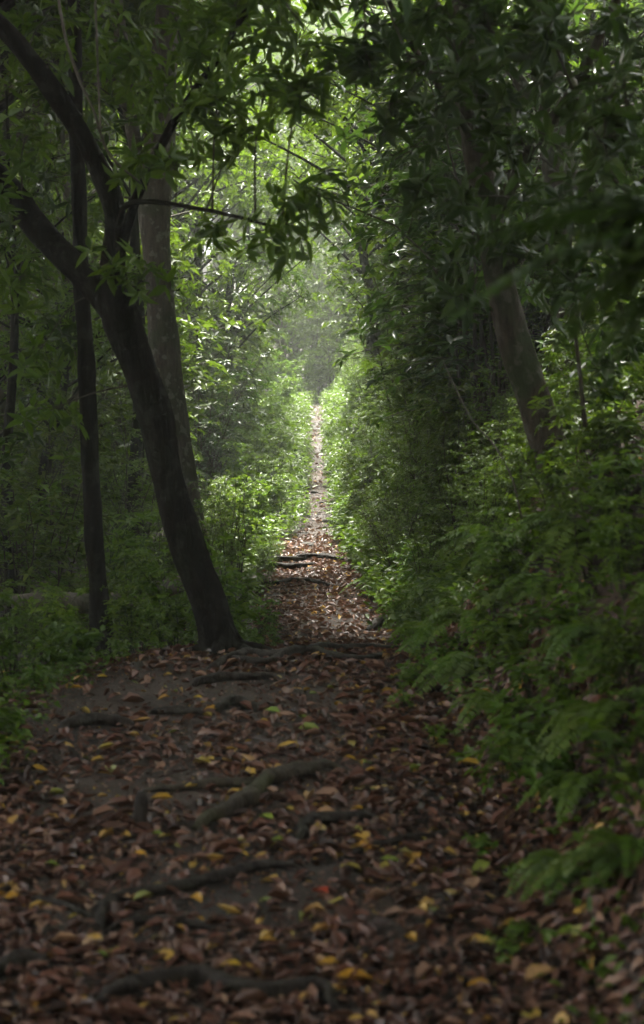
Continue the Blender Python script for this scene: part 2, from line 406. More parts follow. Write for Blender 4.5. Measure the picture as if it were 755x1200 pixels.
for pts, rp_, mt, lab in ROOTS:
    W_ = np.array([onground(*p) for p in pts])
    W_ = smooth_path(W_, 5 * len(pts))
    d = W_[:, 1].mean(); r = rp_ / F * d * .86
    W_[:, 0] += rs.normal(size=len(W_)) * r * .25
    n = len(W_); t = np.linspace(0, 1, n)
    prof = np.sin(np.clip(t * 1.02 + .12, 0, 1.12) / 1.14 * math.pi) ** .5
    W_[:, 2] = H(W_[:, 0], W_[:, 1]) + r * (.65 + .75 * prof) + noise(W_[:, 0], W_[:, 1], .4) * r * .3
    W_[0, 2] -= r; W_[-1, 2] -= r
    for a_, b_ in zip(W_[:-1], W_[1:]):
        ROOTPTS += [[*(a_ * (1 - f) + b_ * f)[:2], r] for f in np.linspace(0, 1, 4)]
    off = W_[n // 2].copy()
    mb = MB(); tube(mb, W_, r * (.35 + .7 * prof), 16, n * 3, rs, .2)
    o = mb.build('root', M[mt], off=off); o.location = off; tag(o, lab, 'root', 'tree roots crossing the path')

# ------------------------------------------------------------------ leaf litter
def litter():
    rs = np.random.RandomState(11); P = []
    def scatter(n, x0, x1, y0, y1, keep):  # offsets from the path edges
        y = y0 + (y1 - y0) * rs.uniform(size=n) ** 1.2
        a = xl(y) + x0; b = xr(y) + x1
        x = a + (b - a) * rs.uniform(size=n)
        k = rs.uniform(size=n) < keep(x, y)
        P.append(np.stack([x[k], y[k]], -1))
    bare = lambda x, y: np.clip(.82 + .9 * noise(x, y, 1.3) + .2 * (x - .2) + .3 * (y < 6), .06, 1) * np.where((y > 7) & (y < 8.6) & (x < .1), .45, 1)
    scatter(34000, -.25, .55, 2.6, 10.6, bare)
    scatter(8000, -.6, 1.9, 2.6, 12, lambda x, y: .7 * (x > xr(y)) + .5 * (x < xl(y)))
    scatter(14000, -.1, .4, 10.2, 21, lambda x, y: np.clip(.85 + .5 * noise(x, y, 1.), .2, 1))
    scatter(1400, 0, .1, 20, 41, lambda x, y: .9 + 0 * x)
    scatter(5000, -3.5, -.8, 7, 14, lambda x, y: .7 + 0 * x)
    scatter(7000, -3.2, -1.6, 1.5, 9, lambda x, y: .8 * (x < xl(y) - .1))
    nbq = len(P); nbig = 0
    scatter(26000, -.2, .5, 2.8, 12, lambda x, y: 1 + 0 * x); scatter(9000, 0, .2, 12, 26, lambda x, y: 1 + 0 * x)
    RP = np.array(ROOTPTS)
    for q in range(len(P)):
        dd = np.full(len(P[q]), 9.)
        for a_, b_, r_ in RP: dd = np.minimum(dd, np.hypot(P[q][:, 0] - a_, P[q][:, 1] - b_) - r_ * 1.45)
        k_ = (dd > 0) | (rs.uniform(size=len(dd)) < .06)
        if q < nbq: nbig += k_.sum()
        P[q] = P[q][k_]
    P = np.concatenate(P); n = len(P); x, y = P[:, 0], P[:, 1]
    e = .03
    nx_ = -(H(x + e, y) - H(x - e, y)) / (2 * e); ny_ = -(H(x, y + e) - H(x, y - e)) / (2 * e)
    nm = unit(np.stack([nx_, ny_, np.ones(n)], -1) + rs.normal(size=(n, 3)) * np.array([.22, .22, .1]))
    d = perp(nm, rs)
    L = (.016 + .085 * rs.uniform(size=n) ** 1.7) * np.where(rs.uniform(size=n) < .10, 1.35, 1)
    L[nbig:] = rs.uniform(.008, .026, n - nbig)
    z = H(x, y) + rs.uniform(.010, .035, n); z[nbig:] -= .012
    mb = MB(); add_leaves(mb, np.stack([x, y, z], -1) - d * (L * .5)[:, None], d, nm, L, L * rs.uniform(.22, .68, n), rs.uniform(-.25, .35, n), rs, rs.uniform(-.1, .5, n))
    tag(mb.build('leaf_litter', M['litter']), kind='stuff')
litter()

# single coloured leaves that stand out on the path: (px, py, colour, length px, label)
FALLEN = [(165, 1012, 'yellow', 20, 'yellow round fallen leaf left of the long dark root'), (245, 898, 'yellow', 16, 'small yellow leaf above the upright stub'),
 (80, 968, 'yellow', 24, 'pale orange leaf far left of the upright stub'), (60, 968, 'yellow', 20, 'yellow leaf at the far left beside a pale orange one'), (183, 988, 'lime', 16, 'pale green leaf just below the upright stub'),
 (45, 910, 'yellow', 22, 'yellow leaf at the left edge of the path below the plants'), (192, 825, 'yellow', 18, 'orange yellow leaf near the crest, left of a flat root'),
 (247, 838, 'yellow', 22, 'orange yellow leaf on the bare soil below the leaning trunk'), (232, 825, 'yellow', 12, 'small yellow leaf just above an orange yellow one under the leaning trunk'),
 (320, 842, 'lime', 22, 'pale green leaf on the crest right of a flat root'), (355, 848, 'lime', 16, 'small pale green leaf right of a larger green one on the crest'), (362, 862, 'lime', 28, 'large yellowish green leaf in the middle of the crest'),
 (363, 782, 'orange', 24, 'orange leaf caught on the crest roots'), (402, 802, 'yellow', 14, 'yellow orange leaf right of centre on the crest'), (430, 817, 'yellow', 16, 'orange leaf on the crest toward the bank'), (368, 820, 'lime', 14, 'narrow pale green leaf at the centre of the crest'),
 (410, 897, 'yellow', 16, 'orange brown leaf right of the thick mossy root'), (430, 902, 'lime', 20, 'pale green leaf right of the thick mossy root end'), (490, 912, 'yellow', 16, 'tan yellow leaf toward the right bank'),
 (550, 904, 'yellow', 30, 'long yellow leaf lying at the foot of the right bank'), (418, 958, 'yellow', 16, 'yellow leaf just above the short curved root'), (425, 1003, 'yellow', 30, 'long yellow leaf lying by the thin root'),
 (482, 1016, 'yellow', 36, 'long bright yellow leaf below the thin root end'), (458, 1018, 'lime', 24, 'round green leaf left of a long yellow leaf'), (637, 1045, 'yellow', 30, 'upright yellow leaf among the green plants at right'),
 (487, 1050, 'yellow', 14, 'small orange leaf below a long bright yellow leaf'), (380, 1100, 'yellow', 36, 'long orange yellow leaf lying alone near the centre bottom'), (480, 1110, 'yellow', 32, 'long ochre leaf right of centre near the bottom'),
 (385, 1142, 'yellow', 24, 'orange leaf above the bottom root end'), (415, 1160, 'yellow', 44, 'large yellow leaf at the bottom right of the thick bottom root'), (398, 1172, 'yellow', 32, 'broad orange yellow leaf touching the bottom root end'),
 (448, 1190, 'yellow', 24, 'yellow leaf at the lower frame edge right of the bottom root'), (98, 1187, 'yellow', 22, 'bright yellow leaf at the bottom left of the thick bottom root'), (40, 1192, 'yellow', 18, 'yellow leaf in the bottom left corner'),
 (270, 1145, 'yellow', 26, 'yellow green leaf just above the thick bottom root'), (230, 1066, 'yellow', 30, 'long yellow leaf right of the long dark root bend'), (15, 1063, 'yellow', 22, 'yellow leaf touching the left frame edge'),
 (118, 1130, 'lime', 16, 'small green leaf between the two lowest roots at left'), (375, 1055, 'orange', 28, 'red orange leaf right of the long dark root end'), (312, 968, 'lime', 24, 'yellow green leaf below the thick mossy root'), (325, 995, 'lime', 18, 'small green leaf left of the short curved root'),
 (597, 1140, 'yellow', 26, 'orange yellow leaf near the lower right plants'), (560, 1168, 'yellow', 28, 'yellow leaf at the lower right near the frame edge'), (665, 1105, 'lime', 30, 'bright green leaf standing among the lower right plants'),
 (190, 945, 'yellow', 26, 'long dull yellow leaf right of the upright stub'), (225, 930, 'yellow', 18, 'yellow leaf on the thin root left of the thick mossy root'), (270, 885, 'yellow', 14, 'small tan leaf in the bare middle of the path'), (545, 958, 'orange', 20, 'red brown leaf at the bank foot'),
 (120, 800, 'yellow', 12, 'small tan leaf below the slender trunk'), (90, 812, 'yellow', 14, 'ochre leaf near the plants under the slender trunk'), (310, 852, 'yellow', 10, 'tiny yellow leaf beside the pale green leaf on the crest')]
rs = np.random.RandomState(5)
for px, py, c, lp, lab in FALLEN:
    p = onground(px, py); L = lp / F * p[1] * 1.05
    mb = MB(); a = rs.uniform(-1.2, 1.2) + (math.pi if rs.rand() < .5 else 0)
    d = np.array([[math.cos(a), math.sin(a), .05]]); nm = np.array([[rs.uniform(-.25, .25), -.35 + rs.uniform(-.2, .2), 1.]])
    add_leaves(mb, -d * L * .5, d, nm, L, L * rs.uniform(.38, .55), rs.uniform(0, .25), rs, .15)
    o = mb.build('fallen_leaf', M[c]); o.location = (p[0], p[1], hz(p[0], p[1]) + .035)
    tag(o, lab, 'leaf', 'coloured leaves fallen on the path')

p = onground(163, 972); mb = MB()
tube(mb, [p + [0, 0, -.05], p + [.003, 0, .05], p + [.008, .01, .12], p + [.01, .0, .145]], [.036, .032, .03, .022], 10, 12, rs, .12)
o = mb.build('root_stub', M['root'], off=p); o.location = p; tag(o, 'dark upright stub poking out of the path at left', 'stub')

SM_ = []
for k in range(3):
    mb = MB(); l = .5; P = np.array([[-.5, 0, 0], [-.2, rs.uniform(-.04, .04), .02], [.15, rs.uniform(-.05, .05), .01], [.5, rs.uniform(-.05, .05), .015]])
    tube(mb, P, [.012, .014, .011, .005], 7, 14, rs, .12); tube(mb, [P[1], P[1] + [.12, .07, .02], P[1] + [.2, .15, .03]], [.008, .006, .003], 5, 6)
    SM_.append(mb.mesh('stick', [M['twig'], M['log'], M['root']][k]))
for px, py, L, a, lab in [(60, 1100, .30, .4, 'thin stick below the thin root at far left'), (300, 1120, .22, -.3, 'small stick right of the low dark root'), (520, 1075, .32, .9, 'thin stick lying toward the lower right plants'), (450, 935, .25, -.5, 'small stick right of the thick mossy hump'), (130, 895, .24, .2, 'small stick on the bare soil at left of the crest'),
                       (300, 880, .2, 1.2, 'small stick above the thick mossy root'), (500, 850, .3, -.7, 'thin stick pointing at the bank foot on the crest'), (420, 1130, .24, .1, 'small stick right of the long orange yellow leaf'), (210, 1010, .25, -.9, 'thin stick above the long curving root'), (560, 1010, .3, .5, 'thin stick at the leaf drift below the bank'),
                       (470, 800, .25, .3, 'small stick on the crest beside the bank'), (80, 935, .3, 1.0, 'thin stick near the left edge above the pale orange leaf')]:
    p = onground(px, py); o = bpy.data.objects.new('stick', SM_[rs.randint(3)]); COL.objects.link(o)
    o.location = (p[0], p[1], hz(p[0], p[1]) + .028); o.scale = (L, L * .9, L * .9); o.rotation_euler = (rs.uniform(0, 6), -.04, a); tag(o, lab, 'stick', 'small sticks on the path')

# ------------------------------------------------------------------ stones
def rock_mesh(rs):
    mb = MB(); nu, nv = 12, 7
    V = []
    for a in range(nv):
        for b in range(nu):
            th = math.pi * a / (nv - 1); ph = 2 * math.pi * b / nu
            V.append([math.sin(th) * math.cos(ph), math.sin(th) * math.sin(ph), math.cos(th) * .55])
    V = np.array(V)
    for k in range(6):
        n = rand_dir(rs, 1)[0]; c = rs.uniform(.45, .75); dd = V @ n
        V = V - np.outer(np.maximum(dd - c, 0), n)
    f = [[a * nu + b, (a + 1) * nu + b, (a + 1) * nu + (b + 1) % nu, a * nu + (b + 1) % nu] for a in range(nv - 1) for b in range(nu)]
    mb.add(V, [f]); return mb.mesh('rock', M['rock'], smooth=True)
rs = np.random.RandomState(2)
RM = [rock_mesh(rs) for _ in range(3)]
ROCKS = [(366, 578, .14, 'pale flat stone midway up the narrow path'), (376, 590, .10, 'small pale stone below the flat one on the narrow path'), (383, 612, .16, 'grey stone at the right edge of the narrow path'),
 (385, 628, .13, 'grey stone near the foot of the narrow path'), (360, 640, .16, 'dark stone set in the upper root step'), (352, 650, .12, 'dark stone at the left of the root step'), (372, 548, .09, 'small stone high up the narrow path'),
 (364, 668, .11, 'brown stone below the root steps'), (340, 706, .08, 'small brown stone at the left of the middle stretch'), (430, 752, .10, 'dark stone beside the gnarled root')]
for px, py, s, lab in ROCKS:
    p = onground(px, py)
    o = bpy.data.objects.new('stone', RM[rs.randint(3)]); COL.objects.link(o)
    o.location = (p[0], p[1], hz(p[0], p[1]) + s * .05); o.scale = (s, s * .8, s * .6); o.rotation_euler = (0, 0, rs.uniform(0, 6)); tag(o, lab, 'stone', 'stones in the path')

# ------------------------------------------------------------------ plant generators
def gen_shrub(name, rs, h, spread, nst, ntw, twl, nlf, L, W, mat, stemmat='twig', sr=.012, whorl=True, lowfrac=.2):
    root = thing(name)
    sm = MB(); lm = MB(); tips = []; axes = []; lp = []; ld = []; ln = []
    for s in range(nst):
        a = rs.uniform(0, 6.28); b = np.array([math.cos(a), math.sin(a), 0]); hh = h * rs.uniform(.6, 1.0); sp = spread * rs.uniform(.3, 1)
        b0 = b * rs.uniform(0, .06 * h)
        P = np.array([b0 - [0, 0, .05], b0 + b * sp * .12 + [0, 0, hh * .35], b0 + b * sp * .45 + [0, 0, hh * .72], b0 + b * sp + [0, 0, hh]])
        P[1:] += rs.normal(size=(3, 3)) * h * .035
        tube(sm, P, [sr, sr * .8, sr * .5, sr * .25], 5, 9)
        sp_ = smooth_path(P, 21)
        tips.append(P[-1]); axes.append([b[0] * .5, b[1] * .5, .8])
        for k in range(ntw):
            t = lowfrac + (1 - lowfrac) * (k + rs.uniform()) / ntw
            o = sp_[int(t * 20)]
            a2 = rs.uniform(0, 6.28)
            dv = unit(np.array([math.cos(a2), math.sin(a2), rs.uniform(-.05, .7)]) + b * .4)
            l = twl * h * rs.uniform(.5, 1.2) * (1.15 - .55 * t)
            e = o + dv * l + np.array([0, 0, -.12 * l])
            m_ = o + dv * l * .5 + np.array([0, 0, .04 * l])
            tube(sm, [o, m_, e], [sr * .35, sr * .25, sr * .12], 3, 4)
            tips.append(e); axes.append(dv * .7 + np.array([0, 0, .6]))
            q = smooth_path([o, m_, e], 11)
            for i_ in range(nlf):
                f = .25 + .7 * (i_ + rs.uniform()) / nlf
                side = 1 if i_ % 2 else -1
                sv = unit(np.cross(dv, [0, 0, 1.])) * side
                lp.append(q[int(f * 10)]); ld.append(unit(sv * .9 + dv * .6 + rs.normal(size=3) * .25)); ln.append(np.array([0, 0, 1.]) + rs.normal(size=3) * .35)
    sm.build('stem', M[stemmat], root)
    if whorl: rosettes(lm, np.array(tips), np.array(axes), rs, 6, L, W, (-.15, .5))
    sc = rs.uniform(.65, 1.15, len(lp))
    add_leaves(lm, np.array(lp), np.array(ld), np.array(ln), L * sc, W * sc, rs.uniform(.05, .4, len(lp)), rs)
    lm.build('foliage', M[mat], root)
    return root

def gen_tree(name, rs, h, tr, cz, cr, cflat, nclump, clr, ntip, k, L, W, mat, bark, lean=.3, twigs=True):
    root = thing(name)
    tm = MB(); a = rs.uniform(0, 6.28); lv = np.array([math.cos(a), math.sin(a), 0]) * lean
    P = np.array([[0, 0, -.3], [0, 0, 0], lv * .3 + [0, 0, h * .3], lv * .9 + [0, 0, h * .6], lv * 1.2 + [0, 0, h]]); P[2:, :2] += rs.normal(size=(3, 2)) * .04 * h * .4
    tube(tm, P, [tr * 1.5, tr * 1.2, tr * .9, tr * .65, tr * .18], 10, 30, rs, .06)
    tm.build('trunk', M[bark], root)
    sp = smooth_path(P, 60)
    lm = MB(); bm = MB(); cc = np.array([P[3, 0], P[3, 1], cz])
    for c in range(nclump):
        v = rand_dir(rs, 1)[0] * (rs.uniform() ** .4); v[2] = v[2] * cflat
        ctr = cc + v * cr
        zt = np.clip(ctr[2] - abs(v[0] * cr + v[1] * cr) * .4 - .4, h * .3, h * .95)
        o = sp[np.argmin(abs(sp[:, 2] - zt))]
        mid = o * .5 + ctr * .5 + np.array([0, 0, .12 * cr]) * rs.uniform(-.5, 1)
        tube(bm, [o, mid, ctr], [tr * .32, tr * .2, tr * .08], 5, 8)
        rr = clr * rs.uniform(.65, 1.2)
        tips, ax = clump_tips(rs, ctr, rr, ntip)
        rosettes(lm, tips, ax, rs, k, L, W)
        if twigs:
            for t in tips[::3]:
                tube(bm, [ctr, ctr * .4 + t * .6 + [0, 0, .05], t], [tr * .07, tr * .045, .003], 3, 4)
    bm.build('branchwork', M[bark], root); lm.build('crown', M[mat], root)
    return root

def place(proto, x, y, s, rz, first={}, z=None, dz=0):
    o = proto if proto.name not in first else copy_tree(proto)
    first[proto.name] = 1
    kids(proto)
    o.location = (x, y, (hz(x, y) if z is None else z) + dz); o.rotation_euler = (0, 0, rz); o.scale = (s, s, s)
    return o

rs = np.random.RandomState(40)
S = {
 'broad': gen_shrub('broadleaf_shrub', rs, 1.7, .7, 7, 9, .30, 5, .15, .055, 'leaf'),
 'dense': gen_shrub('dense_shrub', rs, 2.6, 1.1, 11, 13, .26, 7, .125, .055, 'leaf_olive', sr=.014),
 'bright': gen_shrub('brightleaf_shrub', rs, 1.3, .6, 7, 8, .32, 6, .13, .05, 'leaf_bright', 'green_stem', sr=.009),
 'glossy': gen_shrub('glossy_shrub', rs, 3.2, 1.3, 10, 14, .25, 7, .13, .05, 'leaf_dark', sr=.018),
 'fine': gen_shrub('fine_leaved_shrub', rs, 2.2, .9, 12, 15, .24, 9, .07, .026, 'leaf', sr=.011, whorl=True),
 'herb': gen_shrub('seedling', rs, .34, .16, 3, 3, .4, 3, .10, .042, 'leaf', 'green_stem', sr=.004, lowfrac=.3),
 'herb2': gen_shrub('herb', rs, .24, .18, 5, 3, .45, 4, .065, .034, 'leaf_bright', 'green_stem', sr=.003, lowfrac=.2),
}
SN = {'broad': ('broad leaved green shrub', 'shrub'), 'dense': ('dense olive green shrub', 'shrub'), 'bright': ('bright green leafy shrub', 'shrub'),
      'glossy': ('tall dark glossy leaved shrub', 'shrub'), 'fine': ('fine leaved green shrub', 'shrub'), 'herb': ('small green seedling', 'seedling'), 'herb2': ('low bright green herb', 'herb')}
SG = {'broad': 'broad leaved shrubs under the trees', 'dense': 'dense olive shrubs under the trees', 'bright': 'bright green shrubs by the path', 'glossy': 'tall glossy shrubs under the trees', 'fine': 'fine leaved shrubs under the trees',
      'herb': 'seedlings on the banks', 'herb2': 'low herbs by the path'}

def shrub(kind, x, y, s, rz=None, label=None, dz=0):
    o = place(S[kind], x, y, s, rs.uniform(0, 6.28) if rz is None else rz, dz=dz)
    if label: tag(o, label, SN[kind][1], SG[kind])
    else: pend(o, SN[kind][0], zone_of(x, y), SN[kind][1], SG[kind])
    return o

# hand placed shrubs
def sx(px, d): return (px - 377.5) / F * d
for kind, px, d, s, lab in [
    ('bright', 276, 10.2, .66, 'bright leafy bush hugging the right side of the leaning trunk foot'), ('bright', 300, 11.3, .32, 'low bright bush spilling onto the path right of the leaning trunk'), ('bright', 325, 11.6, .16, 'smallest bright bush at the path edge behind the crest'),
    ('broad', 165, 10.8, .5, 'broad leaved bush between the slender and leaning trunk feet'), ('bright', 205, 10.6, .6, 'bright leafy bush behind the leaning trunk foot, over the log'), ('broad', 50, 10.2, .4, 'broad leaved bush left of the slender trunk foot'),
    ('broad', 15, 8.6, .36, 'dark leafy plant at the left frame edge on the path margin'), ('herb', 90, 8.9, .9, 'small leafy seedling at the left path margin below the slender trunk'), ('broad', 255, 12.5, .5, 'leafy bush behind the leaning trunk, beside the grey trunk'),
    ('bright', 130, 14.0, .9, 'bright bush behind the fallen log'), ('broad', 20, 14.0, 1.15, 'tall broad leaved bush at left behind the fallen log')]:
    shrub(kind, sx(px, d), d, s, None, lab)

for kind, px, d, s, lab in [('bright', 262, 9.9, .42, 'bright young plant pressed against the right side of the leaning trunk foot'), ('bright', 150, 9.9, .4, 'bright young plant right of the slender trunk foot'), ('bright', 60, 9.3, .42, 'bright young plant left of the slender trunk at the path margin'), ('bright', 190, 9.7, .32, 'small bright plant left of the leaning trunk foot'), ('broad', 650, 8.3, .42, 'broad leaved plant hiding the foot of the curved trunk'), ('bright', 605, 8.5, .4, 'bright leaved plant left of the curved trunk foot'), ('broad', 700, 8.2, .45, 'broad leaved plant right of the curved trunk foot'), ('bright', 735, 6.6, .36, 'bright leaved plant at the right frame edge in mid bank'),
    ('broad', 690, 7.2, .34, 'broad leaved plant in the middle of the bank toward the right'), ('bright', 580, 8.6, .3, 'small bright plant on the bank above the ferns'), ('broad', 740, 5.6, .3, 'broad leaved plant low at the right frame edge'), ('bright', 660, 6.4, .24, 'small bright plant low on the bank at right')]:
    shrub(kind, sx(px, d), d, s, None, lab)
# left understorey
kinds = ['broad', 'dense', 'bright', 'fine', 'fine', 'dense', 'glossy']
y = 13.0
while y < 42:
    half = 377.5 / F * y + .8
    x = xl(y) - .65 - rs.uniform(0, .4)
    first = True
    while x > -half:
        k = ('bright' if y > 19 else 'broad') if first else kinds[rs.randint(len(kinds))]
        s = rs.uniform(.65, 1.1) * (.75 if first else 1.0) * (1.25 if y > 24 else 1)
        if 377.5 + x / y * F > 215 and y < 20:
            x -= 1; first = False; continue
        shrub(k, x, y + rs.uniform(-.5, .5), s)
        x -= rs.uniform(.8, 1.25) * (1 + y * .006); first = False
    y += 1.5 + y * .02

# right bank shrubs
y = 9.5
while y < 42:
    half = 377.5 / F * y + .8
    x = xr(y) + .75 + rs.uniform(0, .3)
    if y > 14: x -= .15
    first = True
    while x < half:
        k = (('bright' if rs.rand() < .7 else 'fine') if y > 18 else 'fine') if first else ['dense', 'fine', 'glossy', 'broad', 'fine', 'dense'][rs.randint(6)]
        s = rs.uniform(.65, 1.05) * (.62 if first else 1.0) * (1.2 if y > 22 else 1)
        if y < 12 : s *= .62
        shrub(k, x, y + rs.uniform(-.4, .4), s)
        x += rs.uniform(.75, 1.15) * (1 + y * .006); first = False
    y += 1.25 + y * .02

# low growth clothing the bank face and the path edges
for k_ in range(80):
    d = rs.uniform(9.3, 24); x = xr(d) + rs.uniform(.28, 1.6)
    shrub(['broad', 'fine', 'bright', 'dense', 'broad', 'fine'][k_ % 6], x, d, rs.uniform(.26, .5) * (1 + .02 * d))
for k_ in range(26):
    d = rs.uniform(12, 24); x = xl(d) - rs.uniform(.35, 1.1)
    shrub(['broad', 'bright', 'fine'][k_ % 3], x, d, rs.uniform(.26, .5) * (1 + .02 * d))
for k_ in range(56):
    d = rs.uniform(15, 41); x = (xl(d) - rs.uniform(-.06, .22)) if k_ % 2 else (xr(d) + rs.uniform(-.06, .22))
    shrub(['bright', 'broad', 'fine'][k_ % 3], x, d, rs.uniform(.14, .3))
# taller growth closing the wood behind
for k_ in range(34):
    d = rs.uniform(12, 38); x = xr(d) + rs.uniform(.8, 1.2) + rs.uniform(0, 3.2) * d / 30
    shrub(['glossy', 'dense', 'glossy', 'fine'][k_ % 4], x, d, rs.uniform(1.2, 1.75))
for k_ in range(22):
    d = rs.uniform(18, 42); x = xl(d) - 1.3 - rs.uniform(0, 5) * d / 30
    if 377.5 + x / d * F > 215 and d < 24: x -= 2
    shrub(['dense', 'glossy', 'broad', 'fine'][k_ % 4], x, d, rs.uniform(1.1, 1.7))
for k_, (px, d, s_) in enumerate([(352, 44, 1.3), (372, 45.5, 1.2), (392, 44, 1.3), (335, 43, 1.3), (410, 43, 1.4), (362, 48, 2.0), (385, 49, 2.1), (340, 50, 2.2), (405, 48, 2.0), (315, 46, 1.8), (430, 46, 1.8)]):
    shrub(['bright', 'broad', 'dense'][k_ % 3], sx(px, d), d, s_)

# ------------------------------------------------------------------ ferns
def frond_mesh(rs, L, np_, pl, arch):
    mb = MB()
    t = np.linspace(0, 1, 9)
    P = np.stack([L * t * (1 - .12 * t), 0 * t, L * (arch * t - (arch + .28) * t ** 2.2)], -1)
    tube(mb, P, [.006 * L * 1.2, .004 * L, .0015 * L], 4, 12)
    q = smooth_path(P, 101); tq = unit(np.gradient(q, axis=0))
    f = np.linspace(.14, .985, np_); idx = (f * 100).astype(int)
    prof = np.sin(np.clip((f - .02) ** .72, 0, 1) * math.pi) ** .8 * pl * L + .012 * L
    for s in (1, -1):
        p = q[idx]; tg = tq[idx]
        sv = np.tile(np.array([0, 1., 0]) * s, (np_, 1))
        up = np.cross(tg, sv) * s
        d = sv * .93 + tg * .38 + rs.normal(size=(np_, 3)) * .06
        add_leaves(mb, p, d, up * (1 if True else 1) + rs.normal(size=(np_, 3)) * .12, prof, np.full(np_, .85 * L / np_ * 1.25), rs.uniform(.1, .35, np_), rs)
    return mb
rs_f = np.random.RandomState(77)
FM = [frond_mesh(rs_f, 1, 26, .20, a).mesh('frond', M['fern']) for a in (.35, .55, .8)]
FMbig = [frond_mesh(rs_f, 1, 25, .19, a).mesh('frond', M['fern_dark']) for a in (.25, .45)]
def fern(p, L, nf, label, tilt=.25, spreadc=None, meshes=FM, group='ferns on the right bank'):
    r = thing('fern', p, label, 'fern', group)
    for k in range(nf):
        o = bpy.data.objects.new('frond', meshes[rs_f.randint(len(meshes))]); COL.objects.link(o); o.parent = r
        a = (k / nf * 6.283 + rs_f.uniform(-.3, .3)) if spreadc is None else spreadc + rs_f.uniform(-1.1, 1.1)
        s = L * rs_f.uniform(.7, 1.1); o.scale = (s, s, s)
        o.rotation_euler = (rs_f.uniform(-.2, .2), -tilt + rs_f.uniform(-.25, .2), a)
    return r
W_ = math.pi
FERNS = [(548, 700, .62, 'bright fern hanging at the foot of the bank behind the crest'), (605, 645, .72, 'bright yellow green fern high on the bank under the curved trunk'), (520, 750, .5, 'fern drooping beside the gnarled root'),
 (560, 790, .5, 'fern low on the bank beside the crest'), (585, 830, .38, 'fern just above the leaf strewn foot of the bank'), (640, 700, .45, 'dark fern in the middle of the bank'),
 (690, 640, .6, 'fern on the upper bank right of the curved trunk base'), (720, 760, .45, 'fern at the right frame edge in mid bank'), (640, 880, .34, 'small fern above the leaf drift at right'),
 (700, 930, .36, 'fern at right above the broad seedlings'), (728, 850, .5, 'bright curled fern at the right frame edge'), (600, 560, .5, 'fern in the shade below the curved trunk'),
 (500, 650, .45, 'dull fern on the bank beyond the crest'), (455, 690, .55, 'fern at the path edge beyond the crest'), (470, 620, .6, 'pale fern on the bank left of the dull one'), (440, 640, .55, 'small misty fern low on the bank by the narrowing path'), (520, 700, .5, 'fern between the crest and the arching ferns'), (430, 600, .6, 'fern beside the foot of the narrow path'), (565, 735, .45, 'fern just above the one low beside the crest'), (485, 725, .45, 'fern hanging over the root behind the crest'), (540, 600, .5, 'arching fern high on the bank left of the curved trunk'), (680, 1030, .34, 'fern near the lower right corner'), (745, 1010, .36, 'fern touching the right frame edge low down')]
for px, py, L, lab in FERNS:
    p = onground(px, py); p[2] = hz(p[0], p[1])
    fern(p, L, rs_f.randint(6, 9), lab, .15, W_ + .3)
fx, fy = 1.02, 3.05; fz = hz(fx, fy)
tf = fern(np.array([fx, fy, fz]), .85, 0, 'large blurred tree fern arching in from the right, close to the viewer', group=None)
mb = MB(); tube(mb, [[0, 0, -.1], [.03, .02, .6], [0, 0, 1.2], [-.02, 0, 2.02 - fz]], [.05, .045, .04, .045], 10, 20, np.random.RandomState(1), .12); mb.build('stem', M['bark_dark'], tf)
for k, (a, tl, sc) in enumerate([(W_ - .02, .16, .80), (W_ - .3, .34, .62), (W_ - .12, .42, .7), (W_ - .5, .0, .62), (W_ - .8, .5, .5), (W_ - .15, -.15, .5), (W_ + 1.2, .3, .7), (W_ - 1.2, .4, .7), (0.2, .3, .8), (1.2, .3, .8), (-1.0, .3, .8), (W_ - .2, -.25, .5)]):
    o = bpy.data.objects.new('frond', FMbig[k % 2]); COL.objects.link(o); o.parent = tf; o.location = (-.02, 0, 2.02 - fz)
    o.scale = (sc, sc, sc); o.rotation_euler = (rs_f.uniform(-.2, .2), -tl, a)

# ------------------------------------------------------------------ small bank plants
rs = np.random.RandomState(50)
cnt = 0
while cnt < 95:
    y = rs.uniform(3.6, 11.5); u = rs.uniform(.02, 1.5) ** 1.1; x = xr(y) + u
    if x / y > .25 or rs.rand() > .35 + u: continue
    if u < .3 and rs.rand() < .5: continue
    shrub('herb' if rs.rand() < .6 else 'herb2', x, y, rs.uniform(.5, 1.1)); cnt += 1
for k in range(30):
    y = rs.uniform(6.2, 9.6); x = xl(y) - rs.uniform(.0, .9)
    shrub('herb' if rs.rand() < .6 else 'herb2', x, y, rs.uniform(.6, 1.2))
for k in range(12):
    y = rs.uniform(4.5, 10); x = xr(y) - rs.uniform(.0, .3)
    shrub('herb2', x, y, rs.uniform(.3, .5))

